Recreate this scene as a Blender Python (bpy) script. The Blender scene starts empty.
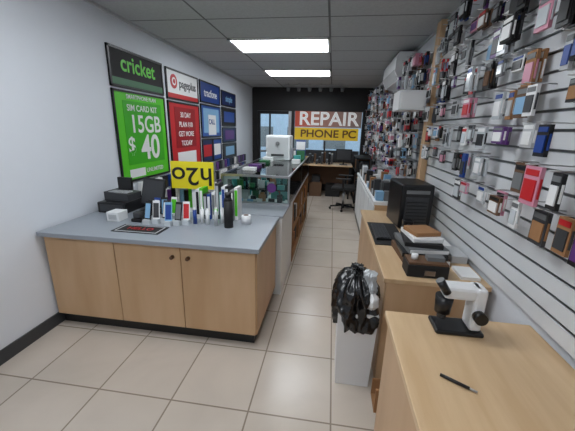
import bpy, bmesh, math, random
from mathutils import Vector, Matrix, noise
random.seed(7)
S=bpy.context.scene
S.view_settings.view_transform='Standard'
def lin(c): return tuple(((x/255)/12.92 if x/255<=.04045 else ((x/255+.055)/1.055)**2.4) for x in c)
MC={}
def mat(name,c,rough=.5,metal=0,emit=0,var=.0,vs=8,coat=0,alpha=1,stretch=None,c2=None,bump=0,spec=.5):
    if name in MC: return MC[name]
    m=bpy.data.materials.new(name);m.use_nodes=True;N=m.node_tree.nodes;K=m.node_tree.links
    b=N['Principled BSDF'];b.inputs['Roughness'].default_value=rough;b.inputs['Metallic'].default_value=metal
    b.inputs['Specular IOR Level'].default_value=spec
    col=lin(c);b.inputs['Base Color'].default_value=(*col,1)
    tc=N.new('ShaderNodeTexCoord');mp=N.new('ShaderNodeMapping');K.new(tc.outputs['Object'],mp.inputs[0])
    if stretch: mp.inputs['Scale'].default_value=stretch
    nz=N.new('ShaderNodeTexNoise');nz.inputs['Scale'].default_value=vs;nz.inputs['Detail'].default_value=4;K.new(mp.outputs[0],nz.inputs[0])
    mx=N.new('ShaderNodeMix');mx.data_type='RGBA'
    mx.inputs[6].default_value=(*col,1)
    k=lin(c2) if c2 else tuple(x*(1-var) for x in col)
    mx.inputs[7].default_value=(*k,1)
    if c2:
        rp=N.new('ShaderNodeMapRange');rp.inputs[1].default_value=.35;rp.inputs[2].default_value=.65;K.new(nz.outputs[0],rp.inputs[0]);K.new(rp.outputs[0],mx.inputs[0])
    else: K.new(nz.outputs[0],mx.inputs[0])
    K.new(mx.outputs[2],b.inputs['Base Color'])
    if bump:
        bp=N.new('ShaderNodeBump');bp.inputs['Strength'].default_value=bump;bp.inputs['Distance'].default_value=.01;K.new(nz.outputs[0],bp.inputs['Height']);K.new(bp.outputs[0],b.inputs['Normal'])
    if emit:
        b.inputs['Emission Color'].default_value=(*col,1);b.inputs['Emission Strength'].default_value=emit
    if coat: b.inputs['Coat Weight'].default_value=coat
    if alpha<1: b.inputs['Alpha'].default_value=alpha
    MC[name]=m;return m
def tilemat(name,c,line,w,h,mort,ox,oy,rough,var=.06,c2=None,nscale=2.5,dark=.86):
    m=bpy.data.materials.new(name);m.use_nodes=True;N=m.node_tree.nodes;K=m.node_tree.links
    b=N['Principled BSDF'];b.inputs['Roughness'].default_value=rough
    tc=N.new('ShaderNodeTexCoord');mp=N.new('ShaderNodeMapping');K.new(tc.outputs['Object'],mp.inputs[0])
    mp.inputs['Location'].default_value=(-ox,-oy,0)
    br=N.new('ShaderNodeTexBrick');br.offset=0;br.squash=1
    br.inputs['Scale'].default_value=1;br.inputs['Mortar Size'].default_value=mort;br.inputs['Mortar Smooth'].default_value=.1
    br.inputs['Brick Width'].default_value=w;br.inputs['Row Height'].default_value=h;br.inputs['Bias'].default_value=0
    a=lin(c);br.inputs['Color1'].default_value=(*a,1);br.inputs['Color2'].default_value=(*[x*(1-var) for x in a],1)
    br.inputs['Mortar'].default_value=(*lin(line),1);K.new(mp.outputs[0],br.inputs[0])
    nz=N.new('ShaderNodeTexNoise');nz.inputs['Scale'].default_value=nscale;nz.inputs['Detail'].default_value=8;nz.inputs['Distortion'].default_value=.6
    K.new(tc.outputs['Object'],nz.inputs[0])
    mr=N.new('ShaderNodeMapRange');mr.inputs[1].default_value=.3;mr.inputs[2].default_value=.7;mr.inputs[3].default_value=1.0;mr.inputs[4].default_value=dark;K.new(nz.outputs[0],mr.inputs[0])
    mx=N.new('ShaderNodeMix');mx.data_type='RGBA';mx.blend_type='MULTIPLY';mx.inputs[0].default_value=1
    K.new(br.outputs[0],mx.inputs[6]);K.new(mr.outputs[0],mx.inputs[7]);K.new(mx.outputs[2],b.inputs['Base Color'])
    bp=N.new('ShaderNodeBump');bp.inputs['Strength'].default_value=.4;bp.inputs['Distance'].default_value=.004;bp.invert=True
    K.new(br.outputs[1],bp.inputs['Height']);K.new(bp.outputs[0],b.inputs['Normal'])
    return m
WOOD=mat('wood_maple',(206,172,136),.42,c2=(190,154,116),vs=3,stretch=(1.5,1.5,.25),spec=.4)
WOODH=mat('wood_maple_top',(212,182,144),.35,c2=(200,167,128),vs=3,stretch=(6,.7,6))
GRAY=mat('laminate_gray',(150,156,164),.38,var=.12,vs=120)
WHITE=mat('paint_white',(220,224,231),.6,var=.03)
WPL=mat('plastic_white',(228,229,230),.35,var=.02)
BLK=mat('plastic_black',(20,20,22),.35,var=.2)
BLKM=mat('matte_black',(27,26,27),.7,var=.2)
DGR=mat('dark_gray',(58,59,62),.5,var=.1)
MGR=mat('mid_gray',(115,117,119),.5,var=.1)
LGR=mat('light_gray',(185,187,189),.5,var=.05)
SIL=mat('metal_silver',(190,190,192),.28,1)
RED=mat('print_red',(190,32,38),.4);GRN=mat('print_green',(88,200,34),.4,var=.05);BLU=mat('print_blue',(26,64,140),.4)
NAV=mat('print_navy',(24,38,84),.4);YEL=mat('print_yellow',(232,216,34),.45);TEAL=mat('print_teal',(60,150,145),.4)
PUR=mat('print_purple',(92,48,118),.4);ORG=mat('print_orange',(205,120,60),.45);LBL=mat('print_lightblue',(130,175,210),.4)
CRD=mat('cardboard',(165,120,80),.8,var=.2,vs=20);BRN=mat('brown_box',(105,76,54),.7,var=.2)
PKW=mat('print_white',(232,232,232),.45);DGN=mat('dark_green',(40,100,60),.4);PNK=mat('print_pink',(205,140,160),.4)
CLR=mat('blister_clear',(200,206,210),.15,spec=.8)
def glassm():
    m=bpy.data.materials.new('clear_glass');m.use_nodes=True;N=m.node_tree.nodes;K=m.node_tree.links
    N.remove(N['Principled BSDF']);o=N['Material Output']
    t=N.new('ShaderNodeBsdfTransparent');t.inputs[0].default_value=(.93,.98,.97,1);g=N.new('ShaderNodeBsdfGlossy');g.inputs['Roughness'].default_value=.03
    fr=N.new('ShaderNodeFresnel');fr.inputs[0].default_value=1.45;mx=N.new('ShaderNodeMixShader')
    K.new(fr.outputs[0],mx.inputs[0]);K.new(t.outputs[0],mx.inputs[1]);K.new(g.outputs[0],mx.inputs[2]);K.new(mx.outputs[0],o.inputs[0]);return m
GLS=glassm()
class B:
    def __init__(s,name): s.name=name;s.bm=bmesh.new();s.m=[];s.V=[];s.F=[];s.FM=[]
    def mi(s,m):
        if m not in s.m: s.m.append(m)
        return s.m.index(m)
    def _fin(s,vs,m,M):
        if M is not None: bmesh.ops.transform(s.bm,matrix=M,verts=vs)
        i=s.mi(m)
        fs=set(f for v in vs for f in v.link_faces)
        for f in fs: f.material_index=i
        return fs
    def box(s,x0,x1,y0,y1,z0,z1,m,bev=0,M=None):
        if not bev:
            x0,x1=min(x0,x1),max(x0,x1);n=len(s.V)
            for z in(z0,z1):
                for x,y in((x0,y0),(x1,y0),(x1,y1),(x0,y1)):
                    v=Vector((x,y,z)); s.V.append(M@v if M is not None else v)
            i=s.mi(m)
            for q in((3,2,1,0),(4,5,6,7),(0,1,5,4),(1,2,6,5),(2,3,7,6),(3,0,4,7)): s.F.append([n+k for k in q]);s.FM.append(i)
            return s
        r=bmesh.ops.create_cube(s.bm,size=1);vs=r['verts']
        bmesh.ops.transform(s.bm,matrix=Matrix.Translation(((x0+x1)/2,(y0+y1)/2,(z0+z1)/2))@Matrix.Diagonal((abs(x1-x0),abs(y1-y0),abs(z1-z0),1)),verts=vs)
        es=list(set(e for v in vs for e in v.link_edges))
        r=bmesh.ops.bevel(s.bm,geom=es+vs,offset=bev,segments=2,affect='EDGES',profile=.5)
        s._fin(r['verts'],m,M);return s
    def cyl(s,c,r1,r2,h,m,seg=20,M=None,axis='Z',rot=None):
        r=bmesh.ops.create_cone(s.bm,cap_ends=True,segments=seg,radius1=r1,radius2=r2,depth=h);vs=r['verts']
        R={'Z':Matrix.Identity(4),'X':Matrix.Rotation(math.pi/2,4,'Y'),'Y':Matrix.Rotation(-math.pi/2,4,'X')}[axis]
        if rot is not None:R=rot
        bmesh.ops.transform(s.bm,matrix=Matrix.Translation(c)@R,verts=vs)
        fs=s._fin(vs,m,M)
        for f in fs:
            if len(f.verts)==4:f.smooth=True
        return s
    def rod(s,a,b,r,m,seg=8):
        a=Vector(a);b=Vector(b);d=b-a
        return s.cyl((a+b)/2,r,r,d.length,m,seg,rot=d.to_track_quat('Z','Y').to_matrix().to_4x4())
    def sph(s,c,r,m,sc=(1,1,1),seg=16):
        q=bmesh.ops.create_uvsphere(s.bm,u_segments=seg,v_segments=seg//2+2,radius=r);vs=q['verts']
        bmesh.ops.transform(s.bm,matrix=Matrix.Translation(c)@Matrix.Diagonal((*sc,1)),verts=vs)
        for f in s._fin(vs,m,None): f.smooth=True
        return s
    def prism(s,pts,y0,y1,m,M=None):
        a=[s.bm.verts.new((x,y0,z)) for x,z in pts];b=[s.bm.verts.new((x,y1,z)) for x,z in pts];n=len(pts)
        s.bm.faces.new(a);s.bm.faces.new(b[::-1])
        for i in range(n): s.bm.faces.new((a[i],b[i],b[(i+1)%n],a[(i+1)%n]))
        s._fin(a+b,m,M);return s
    def done(s,parent=None,loc=None,rz=0):
        bmesh.ops.recalc_face_normals(s.bm,faces=s.bm.faces[:])
        vs=[s.bm.verts.new(v) for v in s.V]
        for q,i in zip(s.F,s.FM):
            f=s.bm.faces.new([vs[k] for k in q]);f.material_index=i
        me=bpy.data.meshes.new(s.name);s.bm.to_mesh(me);s.bm.free()
        for m in s.m: me.materials.append(m)
        o=bpy.data.objects.new(s.name,me);S.collection.objects.link(o)
        if loc:o.location=loc
        o.rotation_euler[2]=rz
        if parent:o.parent=parent
        return o
def text(parent,txt,size,loc,rot,m,off=.0,ext=.001,align='CENTER',sx=1,name='lettering'):
    c=bpy.data.curves.new(name,'FONT');c.body=txt;c.size=size;c.extrude=ext;c.offset=off*size;c.align_x=align;c.align_y='CENTER'
    o=bpy.data.objects.new(name,c);S.collection.objects.link(o);o.location=loc;o.rotation_euler=rot;o.scale=(sx,1,1);c.materials.append(m)
    o.parent=parent;return o
# ---------------- room
XL,XR,YB,YF,ZC=-2.15,1.0,8.3,-2.2,2.62
FL=tilemat('floor_tile',(202,190,177),(145,132,119),.48,.515,.005,.09,1.365,.25,dark=.88)
CE=tilemat('ceiling_tile',(188,190,192),(112,112,113),1.22,.65,.011,-1.32,3.92,.8,var=.02,nscale=40)
b=B('floor');b.box(XL-.1,XR+.1,YF-.1,YB+.12,-.1,0,FL);b.done()
b=B('ceiling');b.box(XL-.1,XR+.1,YF-.1,YB+.15,ZC,ZC+.1,CE);b.done()
b=B('wall_left');b.box(XL-.12,XL,YF-.1,YB+.15,0,ZC,WHITE);b.done()
b=B('wall_right');b.box(XR,XR+.12,YF-.1,YB+.15,0,ZC,WHITE);b.done()
b=B('wall_rear');b.box(XL,XR,YF-.12,YF,0,ZC,WHITE);b.done()
DK=mat('frame_dark',(30,26,26),.45,var=.2)
b=B('wall_front')
b.box(XL,XR,YB,YB+.12,2.05,ZC,DK);b.box(XL,-2.02,YB,YB+.12,0,2.05,DK)
b.box(-1.1,-1.02,YB,YB+.12,0,2.05,DK);b.box(.72,XR,YB,YB+.12,0,2.05,DK);b.box(-1.02,.72,YB,YB+.12,0,.75,DK)
b.done()
b=B('window_1');b.box(-1.02,.72,YB+.03,YB+.04,.75,2.05,GLS)
for x in(-.2,):b.box(x-.02,x+.02,YB+.02,YB+.07,.75,1.32,DK)
b.box(-1.02,.72,YB+.01,YB+.08,.75,.8,DK);b.box(-1.0,.7,YB+.015,YB+.025,.8,1.08,DGR);b.done()
b=B('door_1');b.box(-2.015,-1.94,YB+.02,YB+.08,0.0,2.045,DK);b.box(-1.18,-1.105,YB+.02,YB+.08,0.0,2.045,SIL)
b.box(-1.94,-1.18,YB+.02,YB+.08,1.97,2.045,DK);b.box(-1.94,-1.18,YB+.02,YB+.08,.0,.25,SIL);b.box(-1.94,-1.18,YB+.045,YB+.052,.25,1.97,GLS)
b.box(-1.7,-1.66,YB+.02,YB+.08,.25,1.97,DK)
b.box(-1.94,-1.18,YB-.0,YB+.02,.98,1.03,SIL);b.done()
b=B('trim_1')
b.box(XL,XL+.025,YF,YB,ZC-.025,ZC,LGR);b.box(XR-.025,XR,YF,YB,ZC-.025,ZC,LGR);b.done()
b=B('baseboard_left');b.box(XL,XL+.012,YF,YB,0,.1,DGR);b.done()
b=B('street_pavement');b.box(-8,8,YB+.14,YB+9,-.12,-.02,MGR);b.done()
b=B('street_building')
BG=mat('building_gray',(186,200,216),.8,var=.2);b.box(-8,8,YB+9.02,YB+9.4,-.1,3.2,BG)
for i in range(7): b.box(-6.5+i*2,-5.3+i*2,YB+9.0,YB+9.05,.6,1.7,MGR)
b.done()
b=B('window_sign')
sg=bpy.data.materials.new('sign_gradient_glow');sg.use_nodes=True;N=sg.node_tree.nodes;K=sg.node_tree.links
tc=N.new('ShaderNodeTexCoord');sp=N.new('ShaderNodeSeparateXYZ');mr=N.new('ShaderNodeMapRange');cr=N.new('ShaderNodeValToRGB')
K.new(tc.outputs['Object'],sp.inputs[0]);K.new(sp.outputs[0],mr.inputs[0]);mr.inputs[1].default_value=-1.0;mr.inputs[2].default_value=.68
K.new(mr.outputs[0],cr.inputs[0]);cr.color_ramp.elements[0].color=(*lin((200,75,48)),1);cr.color_ramp.elements[1].color=(*lin((135,120,115)),1)
e=cr.color_ramp.elements.new(.35);e.color=(*lin((165,115,98)),1)
bs=N['Principled BSDF'];K.new(cr.outputs[0],bs.inputs['Base Color']);K.new(cr.outputs[0],bs.inputs['Emission Color']);bs.inputs['Emission Strength'].default_value=.2  # weak emission stands in for daylight through the film; sign is no lamp
b.box(-1.0,.7,YB-.03,YB-.02,1.66,2.05,sg);b.box(-1.0,.64,YB-.03,YB-.02,1.34,1.645,mat('sign_yellow_glow',(228,190,46),.5,var=.1,vs=3,emit=.25))  # yellow panel also glows slightly, imitating backlight from the street
o=b.done()
text(o,'REPAIR',.46,(-.14,YB-.035,1.855),(math.pi/2,0,0),mat('letter_white_glow',(240,240,240),.5,emit=.3),.02,sx=1.06)  # white letters get added emission to look lit from behind
text(o,'PHONE PC',.26,(-.13,YB-.035,1.49),(math.pi/2,0,0),mat('letter_brown',(110,70,30),.5),.02,sx=1.15)
EM=mat('lamp_diffuser',(244,250,255),.4,emit=13.0)
def fixture(x0,x1,y0,y1,emn=EM):
    b=B('ceiling_light');z=ZC-.001
    b.box(x0,x1,y0,y0+.03,z-.02,z,WPL).box(x0,x1,y1-.03,y1,z-.02,z,WPL).box(x0,x0+.03,y0,y1,z-.02,z,WPL).box(x1-.03,x1,y0,y1,z-.02,z,WPL)
    b.box(x0+.03,x1-.03,y0+.03,y1-.03,z-.012,z-.004,emn);b.done()
fixture(-1.32,-.1,3.92,4.57);fixture(-1.32,-.1,5.87,6.52)
fixture(-1.32,-.1,1.32,1.97);fixture(-1.32,-.1,-.8,-.15)
b=B('track_light')
b.rod((-1.2,7.6,ZC-.05),(.3,7.6,ZC-.05),.012,LGR)
for i in range(6):
    x=-1.1+i*.25;b.rod((x,7.6,ZC),(x,7.6,ZC-.1),.01,LGR);b.cyl((x,7.6,ZC-.13),.035,.045,.08,MGR,12)
b.done()
# ---------------- posters
RX=(math.pi/2,0,math.pi/2)
def poster(y0,y1,z0,z1,m,frame=BLK):
    b=B('wall_poster');x=XL
    b.box(x,x+.012,y0,y1,z0,z1,m)
    t=.022
    if frame:
        b.box(x,x+.02,y0,y1,z1-t,z1,frame).box(x,x+.02,y0,y1,z0,z0+t,frame).box(x,x+.02,y0,y0+t,z0,z1,frame).box(x,x+.02,y1-t,y1,z0,z1,frame)
    return b
b=poster(2.88,3.84,1.96,2.33,BLKM);o=b.done()
text(o,'cricket',.22,(XL+.014,3.36,2.19),RX,GRN,.015);b=B('stripe');b.box(XL+.013,XL+.015,2.9,3.82,1.985,2.05,DGN);b.done(o)
b=poster(2.88,3.84,1.0,1.94,GRN);o=b.done()
b=B('panel');b.box(XL+.0125,XL+.0145,3.02,3.74,1.18,1.84,mat('print_green2',(58,170,24),.4)).box(XL+.0125,XL+.0145,3.02,3.3,1.04,1.13,PKW);b.done(o)
text(o,'15GB',.26,(XL+.016,3.4,1.6),RX,PKW,.015)
text(o,'$',.24,(XL+.016,3.1,1.38),RX,PKW,.015)
text(o,'40',.38,(XL+.016,3.45,1.34),RX,PKW,.02)
text(o,'UNLIMITED',.07,(XL+.016,3.5,1.09),RX,PKW,.01)
text(o,'SIM CARD KIT',.09,(XL+.016,3.36,1.77),RX,PKW,.01)
text(o,'SMARTPHONE PLAN',.06,(XL+.016,3.36,1.88),RX,PKW,.01)
b=poster(3.92,4.88,1.94,2.32,PKW);b.cyl((XL+.014,4.12,2.17),.09,.09,.004,RED,24,axis='X');b.cyl((XL+.017,4.12,2.17),.05,.05,.003,PKW,24,axis='X');b.cyl((XL+.019,4.12,2.17),.03,.03,.003,RED,24,axis='X');o=b.done()
text(o,'pageplus',.155,(XL+.014,4.53,2.16),RX,BLK,.015);b=B('stripe');b.box(XL+.013,XL+.015,3.94,4.86,1.96,2.02,RED);b.done(o)
b=poster(3.92,4.88,1.0,1.92,RED);b.box(XL+.012,XL+.014,4.08,4.72,1.3,1.85,mat('print_red2',(150,16,26),.4)).box(XL+.012,XL+.014,4.1,4.7,1.06,1.24,PKW);o=b.done()
for i,z in enumerate((1.75,1.62,1.49,1.36)): text(o,('30 DAY','PLAN $10','GET MORE','TODAY')[i],.1,(XL+.016,4.4,z),RX,PKW,.015)
b=poster(4.95,5.85,1.98,2.32,BLU);o=b.done();text(o,'tracfone',.17,(XL+.014,5.4,2.14),RX,PKW,.015)
b=poster(4.95,5.85,1.42,1.96,mat('print_blue2',(40,85,160),.4));b.box(XL+.012,XL+.014,5.05,5.75,1.5,1.9,LBL);b.box(XL+.012,XL+.015,5.25,5.6,1.46,1.8,PKW);o=b.done()
text(o,'CALL',.12,(XL+.017,5.4,1.68),RX,BLU,.015)
b=poster(4.95,5.4,1.0,1.4,NAV);b.box(XL+.012,XL+.014,5.0,5.35,1.1,1.3,RED);b.done()
b=poster(5.42,5.85,1.0,1.4,BLU);b.box(XL+.012,XL+.014,5.47,5.8,1.1,1.3,PKW);b.done()
b=poster(5.93,6.8,2.0,2.28,NAV);o=b.done();text(o,'simple',.16,(XL+.014,6.37,2.14),RX,LBL,.015)
b=poster(5.93,6.8,1.62,1.98,BLKM);b.box(XL+.012,XL+.014,6.05,6.7,1.7,1.9,BLU);b.done()
b=poster(5.93,6.8,1.3,1.6,NAV);b.box(XL+.012,XL+.014,6.1,6.65,1.36,1.54,PUR);b.done()
b=poster(5.93,6.8,.98,1.28,DGR);b.box(XL+.012,XL+.014,6.1,6.65,1.04,1.22,LBL);b.done()
b=B('phone_accessory_packs')
for i in range(28):
    y=3.12+i*.155
    for z in (.83,.65,.47): b.box(XL+.015,XL+.06,y,y+.11,z,z+.15,random.choice((BLK,PKW,DGR,BLK,PUR,PKW,BLU,MGR)))
b.done()
# ---------------- reception counter
b=B('reception_counter')
x0,x1,y0,y1=-2.13,-.47,1.9,2.66
b.box(x0,x1-.03,y0+.05,y1,0,.1,BLK)
b.box(x0,x1,y0+.02,y1,.1,.785,WOOD)
xs=[-2.13,-1.55,-1.03,-.475]
for i in range(3): b.box(xs[i]+.003,xs[i+1]-.003,y0,y0+.019,.105,.78,WOOD,.003)
for x in(-1.09,-.97): b.cyl((x,y0-.012,.69),.013,.016,.026,mat('knob_brown',(90,60,35),.4),12,axis='Y')
b.box(x0,x1+.03,y0-.05,2.66,.785,.82,GRAY,.004);b.box(x0,-1.17,2.66,3.05,.785,.82,GRAY,.004);b.box(x0,-1.2,2.67,3.0,.1,.785,WOOD)
b.done()
# ---------------- display case
ZT=1.12
b=B('glass_display_case')
x0,x1,y0,y1=-1.15,-.41,2.69,5.7
b.box(x0,x1-.01,y0,3.5,0,.8,WPL);b.box(x0,x1,y0-.01,3.22,.8,.82,GRAY)
b.box(x0,x0+.03,3.5,y1,0,.8,WPL);b.box(x0,x1,3.5,y1,0,.08,CRD);b.box(x0,x1,3.5,y1,.38,.4,CRD);b.box(x0,x1,3.22,y1,.78,.82,WPL)
for y in(3.5,4.2,4.95,5.67): b.box(x0,x1,y,y+.03,.08,.78,CRD)
for k in range(2):
    for i in range(34):
        y=3.56+i*.063
        if random.random()<.85:
            b.box(-.6-random.random()*.1,-.44,y,y+.05,(.08,.4)[k],(.08,.4)[k]+.12+random.random()*.18,random.choice((BRN,CRD,BLKM,PKW,MGR,DGR,CRD,ORG)))
gy0=3.1
for (xa,xb,ya,yb,za,zb) in ((x0,x1,gy0,gy0+.006,.82,ZT),(x0,x1,y1-.006,y1,.82,ZT),(x1-.006,x1,gy0+.006,y1-.006,.82,ZT),(x0,x1,gy0,y1,ZT,ZT+.008)):
    b.box(xa,xb,ya,yb,za,zb,GLS)
b.box(x0,x0+.01,gy0+.006,y1-.006,.82,ZT,WPL)
for x in(x0,x1-.02):
    for y in(gy0,4.4,y1-.02): b.box(x,x+.02,y,y+.02,.82,ZT,SIL)
    b.box(x,x+.02,gy0,y1,ZT-.014,ZT+.009,SIL)
b.box(x0,x1,gy0-.002,gy0+.014,ZT-.014,ZT+.009,SIL);b.box(x0,x1,gy0-.002,gy0+.01,.82,.84,SIL);b.box(x0+.02,x1-.02,gy0+.02,y1-.02,.965,.971,GLS)
b.cyl((-.6,gy0-.003,1.0),.05,.05,.004,PUR,20,axis='Y')
for zz in(.821,.972):
    for i in range(34):
        for j in range(6):
            if random.random()<.7:
                x=x0+.05+j*.11;y=gy0+.05+i*.074
                b.box(x,x+.04+random.random()*.04,y,y+.015+random.random()*.02,zz,zz+.03+random.random()*.08,random.choice((TEAL,TEAL,BLK,PKW,BLK,LBL,DGN,MGR,CRD,LGR,TEAL)))
b.done()
z1=ZT+.01
b=B('label_printer')
b.box(-1.02,-.64,4.75,5.1,z1,1.5,WPL,.015);b.box(-.99,-.67,4.735,4.75,z1+.02,1.47,LGR,.004)
b.cyl((-.83,4.73,1.38),.03,.03,.02,MGR,20,axis='Y');b.box(-.93,-.73,4.725,4.74,1.19,1.22,DGR);b.done()
b=B('display_stand')
b.box(-.6,-.44,5.2,5.25,z1,1.42,BLU).box(-.595,-.445,5.195,5.2,1.27,1.4,PKW).box(-.56,-.43,4.95,5.0,z1,1.27,DGN).box(-.56,-.46,4.6,4.68,z1,1.22,TEAL).box(-.55,-.43,4.3,4.34,z1,1.19,PKW)
b.done()
b=B('phone_box_stack')
for i,(y,m,h) in enumerate(((3.4,PKW,.03),(3.65,PUR,.04),(3.9,BLK,.03),(4.2,DGN,.04),(4.45,PKW,.06))): b.box(-1.0,-.86,y,y+.12,z1,z1+h,m)
b.done()
# ---------- counter items
b=B('yellow_sign_board')
b.box(-.2,.2,-.01,.01,.22,.47,YEL).box(-.02,.02,.01,.03,.02,.24,WPL).box(-.06,.06,-.02,.05,0,.02,WPL)
o=b.done(loc=(-1.26,2.66,.82),rz=.06)
text(o,'h2o',.23,(0,-.013,.345),(math.pi/2,math.pi,0),BLK,.008,sx=1.1)
b=B('water_bottle')
b.cyl((0,0,.11),.036,.036,.22,BLKM,24).cyl((0,0,.235),.036,.024,.03,BLKM,24).cyl((0,0,.265),.026,.026,.04,BLK,20);b.done(loc=(-.79,2.27,.82))
b=B('phone_display')
for i in range(11):
    x=-1.14+i*.034;h=.16+random.random()*.17;y=2.42+random.random()*.05
    b.box(x,x+.03,y,y+.12,.821,.82+h,(PKW,GRN,BLK,BLU,PKW,DGR,TEAL,PKW,BLK,MGR,PKW)[i])
    b.box(x+.004,x+.026,y-.002,y,.86,.8+h,(BLK,PKW,LGR,PKW,MGR,LGR,PKW,BLU,PKW,PKW,GRN)[i])
b.done()
b=B('phone_stand')
for i in range(9):
    x=-1.46+(i%6)*.062;y=2.2+(i//6)*.13+(i%3)*.03
    M=Matrix.Translation((x,y,.82))@Matrix.Rotation(.3*(i%2)-.1,4,'Z')@Matrix.Rotation(-.25,4,'X')
    b.box(-.028,.028,-.004,.004,.035,.19,(BLK,PKW,DGR,LBL,BLK,PKW,BLU,BLK,PKW)[i],M=M);b.box(-.022,.022,-.006,-.004,.05,.17,(LBL,DGR,PKW,BLU,MGR,RED,PKW,LBL,GRN)[i],M=M)
    b.box(-.028,.028,-.02,.04,0,.04,CLR,M=Matrix.Translation((x,y,.82)))
b.done()
b=B('phone_box_row')
for i in range(14):
    x=-1.78+i*.045;h=.16+random.random()*.12
    b.box(x,x+.04,2.79,2.89,.821,.82+h,(BLK,PKW,DGR,PKW,PUR,BLK,PKW,LBL,BLK,GRN,PKW,BLK,BLU,PKW)[i])
b.done()
b=B('sample_bottles')
for i,(x,y) in enumerate(((-.98,2.3),(-.93,2.36),(-.9,2.28),(-1.04,2.33),(-1.09,2.3),(-.87,2.35))): b.cyl((x,y,.88),.016,.016,.12,(WPL,GRN,LGR,PKW,BLU,WPL)[i]).cyl((x,y,.945),.01,.01,.02,PKW)
b.done()
b=B('tape_roll');b.cyl((-.68,2.4,.856),.04,.04,.07,WPL);b.cyl((-.68,2.4,.893),.02,.02,.005,BRN);b.done()
b=B('payment_terminal')
M=Matrix.Translation((-1.62,2.52,.82))@Matrix.Rotation(-.3,4,'Z')
b.box(-.1,.1,-.08,.1,0,.02,BLK,M=M).box(-.02,.02,.0,.03,.02,.12,BLK,M=M)
b.box(-.14,.14,-.01,.012,.06,.32,BLK,.006,M=M@Matrix.Rotation(-.25,4,'X'));b.box(-.125,.125,-.014,-.009,.08,.3,DGR,M=M@Matrix.Rotation(-.25,4,'X'))
b.done()
b=B('cash_register')
b.box(-2.08,-1.8,2.42,2.72,.82,.92,BLK,.01).prism([(-2.06,.92),(-1.82,.92),(-1.82,.98),(-2.06,1.0)],2.5,2.7,DGR).box(-2.0,-1.86,2.62,2.65,1.0,1.12,BLK,.004).box(-2.05,-1.83,2.415,2.422,.84,.9,DGR)
for i in range(4):
    for j in range(2): b.box(-2.03+i*.05,-1.99+i*.05,2.52+j*.05,2.555+j*.05,.99,1.0,LGR)
b.done()
b=B('small_white_box');b.box(-1.82,-1.71,2.2,2.32,.82,.9,WPL,.005).box(-1.8,-1.73,2.197,2.2,.84,.88,LGR);b.done()
b=B('card_reader');b.box(-1.62,-1.53,2.22,2.34,.82,.85,BLK,.01).box(-1.61,-1.54,2.24,2.3,.85,.9,DGR,.008);b.done()
b=B('counter_mat');b.box(-1.62,-1.24,1.98,2.15,.82,.825,BLKM);o=b.done()
b=B('mat_border');b.box(-1.6,-1.26,1.99,2.0,.825,.826,LGR).box(-1.6,-1.26,2.13,2.14,.825,.826,LGR).box(-1.6,-1.59,2.0,2.13,.825,.826,LGR).box(-1.27,-1.26,2.0,2.13,.825,.826,LGR);b.done(o)
text(o,'HELLO',.07,(-1.43,2.065,.8265),(0,0,0),RED,.0)
# ---------------- right slat wall
SLW=mat('slat_white',(214,216,219),.4,var=.03)
b=B('slatted_display_board')
z=.78
b.box(XR-.014,XR-.002,-.5,7.9,.78,2.45,MGR)
while z<2.4:
    b.box(XR-.03,XR-.014,-.5,7.9,z,z+.07,SLW);b.box(XR-.026,XR-.014,-.5,7.9,z+.07,z+.073,SIL);z+=.085
b.done()
b=B('wood_post');b.box(XR-.09,XR-.033,3.3,3.42,1.05,ZC-.03,WOOD,.004).box(XR-.1,XR-.033,3.28,3.44,1.02,1.05,WOOD);b.done()
packs=(BLK,BLK,BLKM,BLKM,PKW,PKW,DGR,DGR,MGR,LGR,CLR,CLR,CLR,BLK,PKW,DGR,LBL,MGR,BLU,RED,PUR,CRD,BRN,PNK,LGR,MGR)
def pack(b,x,y,w,h,z,t,m=None):
    m=m or random.choice(packs)
    b.box(x,x+t,y,y+w,z-h,z-.004,m)
    m2=random.choice(packs)
    b.box(x+.004,x+t-.004,y-.004,y,z-h*.8,z-h*.3,m2)
    b.box(x-.005,x,y+w*.12,y+w*.88,z-h*.88,z-h*.35,m2);b.box(x-.003,x,y+w*.1,y+w*.9,z-h*.25,z-h*.1,random.choice((PKW,RED,BLU,BLK,MGR)))
b=B('hanging_accessories')
y=3.5
while y<7.75:
    z=1.25
    while z<(2.16 if y>4.1 and y<5.6 else 2.5):
        if random.random()<.93:
            d=.06+random.random()*.17;w=.045+random.random()*.06;h=.07+random.random()*.12;yy=y+random.random()*.03;zz=z+random.random()*.03
            b.rod((XR-.033,yy+w/2,zz),(XR-.06-d-.03,yy+w/2,zz+.005),.003,SIL,5)
            n=random.choice((1,2,3));m=random.choice(packs)
            for k in range(n):
                pack(b,XR-.06-d*(k+1)/n,yy,w,h,zz,.015+.03*random.random(),m if random.random()<.6 else None)
        z+=.16
    y+=.1
y=.6
while y<3.18:
    zc=random.random()*.05
    for z in (1.3,1.47,1.64,1.81,1.98,2.15,2.32,2.47):
        if random.random()<(.88 if y>1.8 else .75):
            d=.03+random.random()*.11;w=.04+random.random()*.065;h=.07+random.random()*.095;yy=y+random.random()*.03;zz=z+random.random()*.02
            if z<1.46 and y>2.2: continue
            b.rod((XR-.033,yy+w/2,zz),(XR-.06-d-.03,yy+w/2,zz+.005),.003,SIL,5)
            m=random.choice(packs)
            for k in range(random.choice((1,1,2))): pack(b,XR-.055-d+k*.03,yy,w,h,zz,.015,m)
    y+=.118
b.done()
b=B('air_conditioner')
b.prism([(.968,2.56),(.76,2.56),(.73,2.5),(.725,2.34),(.78,2.23),(.968,2.21)],4.35,5.35,WPL)
b.prism([(.722,2.36),(.777,2.245),(.77,2.24),(.715,2.355)],4.4,5.3,LGR)
b.done()
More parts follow.
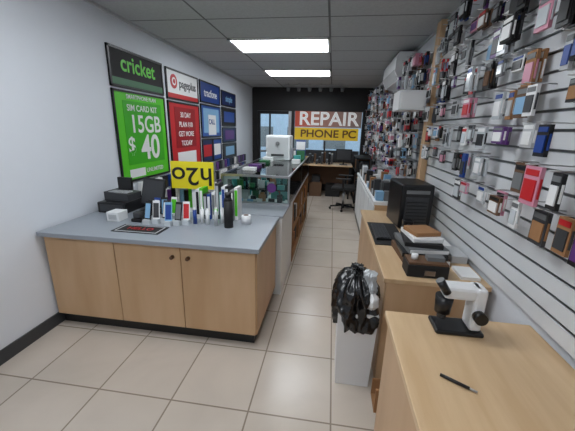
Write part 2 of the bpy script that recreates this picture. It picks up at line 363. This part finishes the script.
b=B('white_light_box');b.box(.6,.85,3.2,3.5,1.8,1.98,WPL,.01).box(.62,.83,3.192,3.202,1.82,1.96,PKW,.003).box(.85,.9,3.3,3.36,1.88,1.91,SIL);b.done()
# ---------------- right far counter
b=B('side_display_counter')
x0,x1,y0,y1=.52,.96,3.45,5.9
b.box(x0,x1,y0,y1,0,.1,BLK).box(x0,x1,y0,y1,.1,.8,WOOD)
for i in range(5): b.box(x0-.015,x0-.001,y0+.02+i*.48,y0+.48+i*.48-.02,.12,.78,WPL,.004)
b.box(x0-.02,x1,y0-.01,y1,.8,.84,WPL,.004);b.done()
b=B('counter_clutter')
y=3.5
while y<5.75:
    for x in(.53,.62,.72,.82):
        h=.05+random.random()*.16
        if random.random()<.9:b.box(x,x+.06+random.random()*.03,y,y+.05+random.random()*.05,.841,.841+h,random.choice(packs+(CRD,BRN)))
    y+=.12
b.done()
b=B('storage_shelf')
x0,x1,y0,y1=.55,.95,6.9,7.9
for z in(.02,.35,.7,1.0): b.box(x0,x1,y0,y1,z,z+.02,BLKM)
for x in(x0,x1-.03):
    for y in(y0,y1-.03): b.box(x,x+.03,y,y+.03,0,1.02,BLKM)
for z in(.04,.37,.72):
    for i in range(5): b.box(x0+.04,x1-.04-random.random()*.1,y0+.05+i*.18,y0+.2+i*.18,z,z+.12+random.random()*.12,random.choice((BRN,BLKM,DGR,CRD,MGR)))
b.done()
# ---------------- desks right
def desk(name,x0,x1,y0,y1):
    b=B(name)
    b.box(x0,x1,y0,y1,.72,.75,WOODH,.004);b.box(x0+.02,x1-.02,y0+.01,y0+.03,.0,.72,WOOD);b.box(x0+.02,x1-.02,y1-.03,y1-.01,.0,.72,WOOD)
    b.box(x1-.05,x1-.03,y0+.03,y1-.03,.2,.72,WOOD);b.box(x0+.015,x0+.03,y0+.03,y1-.03,.0,.72,WOOD)
    return b
desk('wood_desk',.36,.965,1.73,3.4).done()
desk('wood_desk',.31,.965,-.1,1.38).done()
b=B('trash_bin')
bx,by=.22,1.79
def ring(w,d,z): return [b.bm.verts.new((bx+sx*w/2,by+sy*d/2,z)) for sx,sy in((-1,-1),(1,-1),(1,1),(-1,1))]
A=ring(.21,.25,0.0);Bq=ring(.24,.29,.54);C=ring(.22,.27,.54);D=ring(.19,.23,.02)
for P,Q in((A,Bq),(Bq,C),(C,D)):
    for i in range(4): b.bm.faces.new((P[i],P[(i+1)%4],Q[(i+1)%4],Q[i]))
b.bm.faces.new(A[::-1]);b.bm.faces.new(D)
b._fin(A+Bq+C+D,WPL,None);b.done()
BAG=mat('bag_black',(14,14,16),.25,spec=.6)
e=bpy.data.objects.new('trash_bag',None);S.collection.objects.link(e);e.location=(.205,1.79,0)
def liner(name,prof,m,folds,amp,seed,nseg=120,off=(0,0)):
    bm=bmesh.new();rings=[]
    P=[]
    for i in range(len(prof)-1):
        for k in range(6):
            t=k/6;P.append(tuple(prof[i][j]*(1-t)+prof[i+1][j]*t for j in range(3)))
    P.append(prof[-1])
    for (rr,z,sq) in P:
        row=[]
        for i in range(nseg):
            a=i/nseg*2*math.pi;ca,sa=math.cos(a),math.sin(a)
            n=1-abs(noise.noise(Vector((ca*folds,sa*folds,z*5+seed))))*2.2*amp+amp*.5
            n+=.35*amp*noise.noise(Vector((ca*folds*2.5,sa*folds*2.5,z*22+seed)))
            sqf=1/max(abs(ca),abs(sa))**sq
            r=rr*n
            row.append(bm.verts.new((ca*r*sqf*.88+off[0],sa*r*sqf*1.15+off[1],z+.018*noise.noise(Vector((ca*3,sa*3,seed+z*9))))))
        rings.append(row)
    for A,C in zip(rings,rings[1:]):
        for i in range(nseg): 
            f=bm.faces.new((A[i],A[(i+1)%nseg],C[(i+1)%nseg],C[i]));f.smooth=True
    f=bm.faces.new(rings[-1]);bmesh.ops.recalc_face_normals(bm,faces=bm.faces[:])
    me=bpy.data.meshes.new(name);bm.to_mesh(me);bm.free();me.materials.append(m)
    o=bpy.data.objects.new(name,me);S.collection.objects.link(o);o.parent=e;return o
liner('bag_body',[(.132,.42,.8),(.146,.48,.8),(.15,.53,.7),(.148,.58,.4),(.152,.63,.2),(.145,.68,0),(.12,.72,0),(.09,.745,0),(.045,.76,0),(.03,.775,0),(.045,.79,0),(.01,.785,0)],BAG,2.4,.24,3)
CLP=mat('clear_plastic',(205,208,210),.2,alpha=.85)
liner('plastic_wrap',[(.03,.62,0),(.05,.65,0),(.05,.7,0),(.035,.74,0),(.04,.78,0),(.01,.79,0)],CLP,3,.5,11,60,off=(.07,-.07))
liner('paper_scrap',[(.02,.58,0),(.04,.61,0),(.04,.65,0),(.01,.68,0)],PKW,3,.5,21,40,off=(.085,-.13))
b=B('cardboard_box');
b.box(.23,.375,1.46,1.475,0.0,.16,CRD).box(.36,.375,1.475,1.6,0,.15,CRD).box(.23,.36,1.475,1.6,0,.01,CRD).box(.23,.36,1.59,1.6,0,.12,CRD)
b.done(loc=(.11,.02,0))
# desk items
b=B('desk_mat');b.box(.38,.63,2.3,2.9,.75,.756,BLKM,.002);b.done()
b=B('computer_keyboard');b.box(.4,.52,2.4,2.8,.757,.772,BLK,.003)
for i in range(12):
    for j in range(4): b.box(.41+j*.027,.432+j*.027,2.415+i*.032,2.442+i*.032,.772,.777,DGR)
b.done()
b=B('computer_mouse');b.sph((.58,2.5,.776),.03,BLK,(1,1.6,.65));b.done()
b=B('computer_tower')
M=Matrix.Translation((.75,2.95,.75))@Matrix.Rotation(.1,4,'Z')
b.box(-.14,.14,-.2,.2,.01,.41,BLK,.015,M=M).box(-.1,.1,-.205,-.199,.05,.3,DGR,M=M).box(-.1,.1,-.207,-.2,.33,.36,MGR,M=M)
for i in range(7): b.box(-.09,.09,-.209,-.204,.07+i*.03,.08+i*.03,BLK,M=M)
for sx in(-.1,.1):
    for sy in(-.16,.16): b.cyl((sx,sy,.005),.015,.015,.01,BLK,10,M=M)
b.done()
b=B('desk_speaker');b.box(.64,.72,2.58,2.66,.75,.88,BLK,.01).cyl((.68,2.575,.79),.025,.025,.01,DGR,16,axis='Y').cyl((.68,2.575,.84),.016,.016,.01,DGR,16,axis='Y');b.done()
b=B('book_stack')
z=.75
for i,(w,d,h,m,a) in enumerate(((.3,.36,.045,BRN,.05),(.29,.35,.03,BLK,-.04),(.26,.34,.035,MGR,.1),(.24,.3,.03,BLKM,-.1),(.2,.26,.03,PKW,.12),(.18,.18,.03,CRD,.3))):
    M=Matrix.Translation((.66,2.15,z))@Matrix.Rotation(a,4,'Z');b.box(-w/2,w/2,-d/2,d/2,0,h,m,.004,M=M)
    if i%2==0:b.box(-w/2+.005,w/2-.005,-d/2-.002,-d/2+.01,.006,h-.006,PKW,M=M)
    z+=h
b.done()
b=B('tool_case');b.box(.5,.74,1.78,1.92,.75,.83,BLKM,.006).box(.505,.735,1.785,1.915,.83,.845,BRN,.003).box(.6,.66,1.773,1.782,.77,.8,SIL)
b.cyl((.55,1.85,.86),.02,.02,.03,PKW).box(.62,.72,1.82,1.88,.845,.87,MGR);b.done()
b=B('loose_papers');b.box(.84,.94,2.3,2.5,.75,.78,PKW).box(.85,.95,2.05,2.25,.75,.8,LGR).box(.82,.93,1.8,1.96,.75,.77,PKW);b.done()
b=B('microscope')
b.box(.0,.2,-.06,.06,0,.02,BLK,.008).box(.14,.19,-.045,.045,.02,.22,WPL,.012).box(.02,.18,-.04,.04,.16,.22,WPL,.015)
b.cyl((.035,0,.12),.032,.038,.08,BLK).cyl((.035,0,.07),.02,.02,.03,DGR).cyl((.005,-.045,.225),.016,.018,.07,BLK,rot=Matrix.Rotation(-.6,4,'Y'))
b.cyl((.165,-.06,.1),.026,.026,.035,BLK,axis='Y');b.done(loc=(.5,1.29,.75))
b=B('ink_pen');b.rod((.44,.98,.757),(.52,.93,.757),.006,BLK).rod((.52,.93,.757),(.54,.917,.757),.004,SIL);b.done()
# ---------------- back table & chair
b=B('work_table')
b.box(-.6,.5,7.3,8.0,.77,.8,WOODH,.004);
for x in(-.57,.43):
    for y in(7.34,7.92): b.box(x,x+.04,y,y+.04,0,.77,BLKM)
b.box(-.56,.46,7.9,7.93,.25,.7,BRN);b.done()
b=B('desk_tools')
for i in range(10):
    x=-.55+i*.06;h=.06+random.random()*.26;b.box(x,x+.045,7.4+random.random()*.4,7.85,.801,.8+h,random.choice((BLK,DGR,PKW,BRN,MGR,DGR)))
b.done()
b=B('computer_monitor');b.box(.1,.48,7.5,7.53,.9,1.17,BLK,.006).box(.12,.46,7.497,7.5,.92,1.15,DGR).box(.27,.31,7.53,7.56,.8,.98,BLK).box(.2,.38,7.46,7.6,.8,.815,BLK);b.done()
b=B('under_table_boxes');b.box(-.5,-.2,7.5,7.85,0,.35,BRN).box(-.1,.25,7.55,7.85,0,.3,BLKM).box(-.45,-.25,7.55,7.8,.35,.5,DGR);b.done()
b=B('shop_shelf');b.box(-1.0,-.64,7.3,8.0,0,.95,DGR).box(-1.0,-.64,7.29,7.3,.5,.9,BLK)
b.box(-.95,-.7,7.4,7.8,.95,1.15,MGR).box(-.9,-.75,7.35,7.4,.95,1.1,PKW);b.done()
b=B('office_chair')
b.cyl((0,0,.06),.03,.03,.06,BLK)
for k in range(5):
    a=k*2*math.pi/5;ex,ey=.27*math.cos(a),.27*math.sin(a)
    b.rod((0,0,.09),(ex,ey,.065),.018,BLK);b.sph((ex,ey,.028),.028,BLK,(1,1,1),10)
b.rod((0,0,.08),(0,0,.42),.025,SIL)
b.box(-.24,.24,-.24,.24,.42,.5,BLKM,.03)
b.box(-.22,.22,.2,.26,.56,1.02,BLKM,.025,M=Matrix.Rotation(-.08,4,'X'));b.box(-.03,.03,.22,.27,.42,.62,BLK)
for sx in(-1,1): b.box(sx*.27-.025,sx*.27+.025,-.15,.15,.66,.69,BLK,.01);b.box(sx*.27-.015,sx*.27+.015,-.02,.02,.45,.66,BLK);b.box(min(sx*.2,sx*.28),max(sx*.2,sx*.28),-.02,.02,.44,.465,BLK)
b.done(loc=(.3,6.35,0),rz=-1.7)
w=bpy.data.worlds.new('world');S.world=w;w.use_nodes=True
w.node_tree.nodes['Background'].inputs[0].default_value=(.72,.85,1,1);w.node_tree.nodes['Background'].inputs[1].default_value=1.8
f=305.;r=math.radians(1.5);p=math.atan(.284);psi=math.radians(7.8)
cam=bpy.data.cameras.new('cam');co=bpy.data.objects.new('cam',cam);S.collection.objects.link(co);S.camera=co
cam.sensor_fit='HORIZONTAL';cam.sensor_width=36;cam.lens=f/575*36;cam.clip_start=.02
R=Matrix.Rotation(psi,4,'Z')@Matrix.Rotation(math.pi/2-p,4,'X')@Matrix.Rotation(r,4,'Z')
co.matrix_world=Matrix.Translation((0,0,1.6))@R
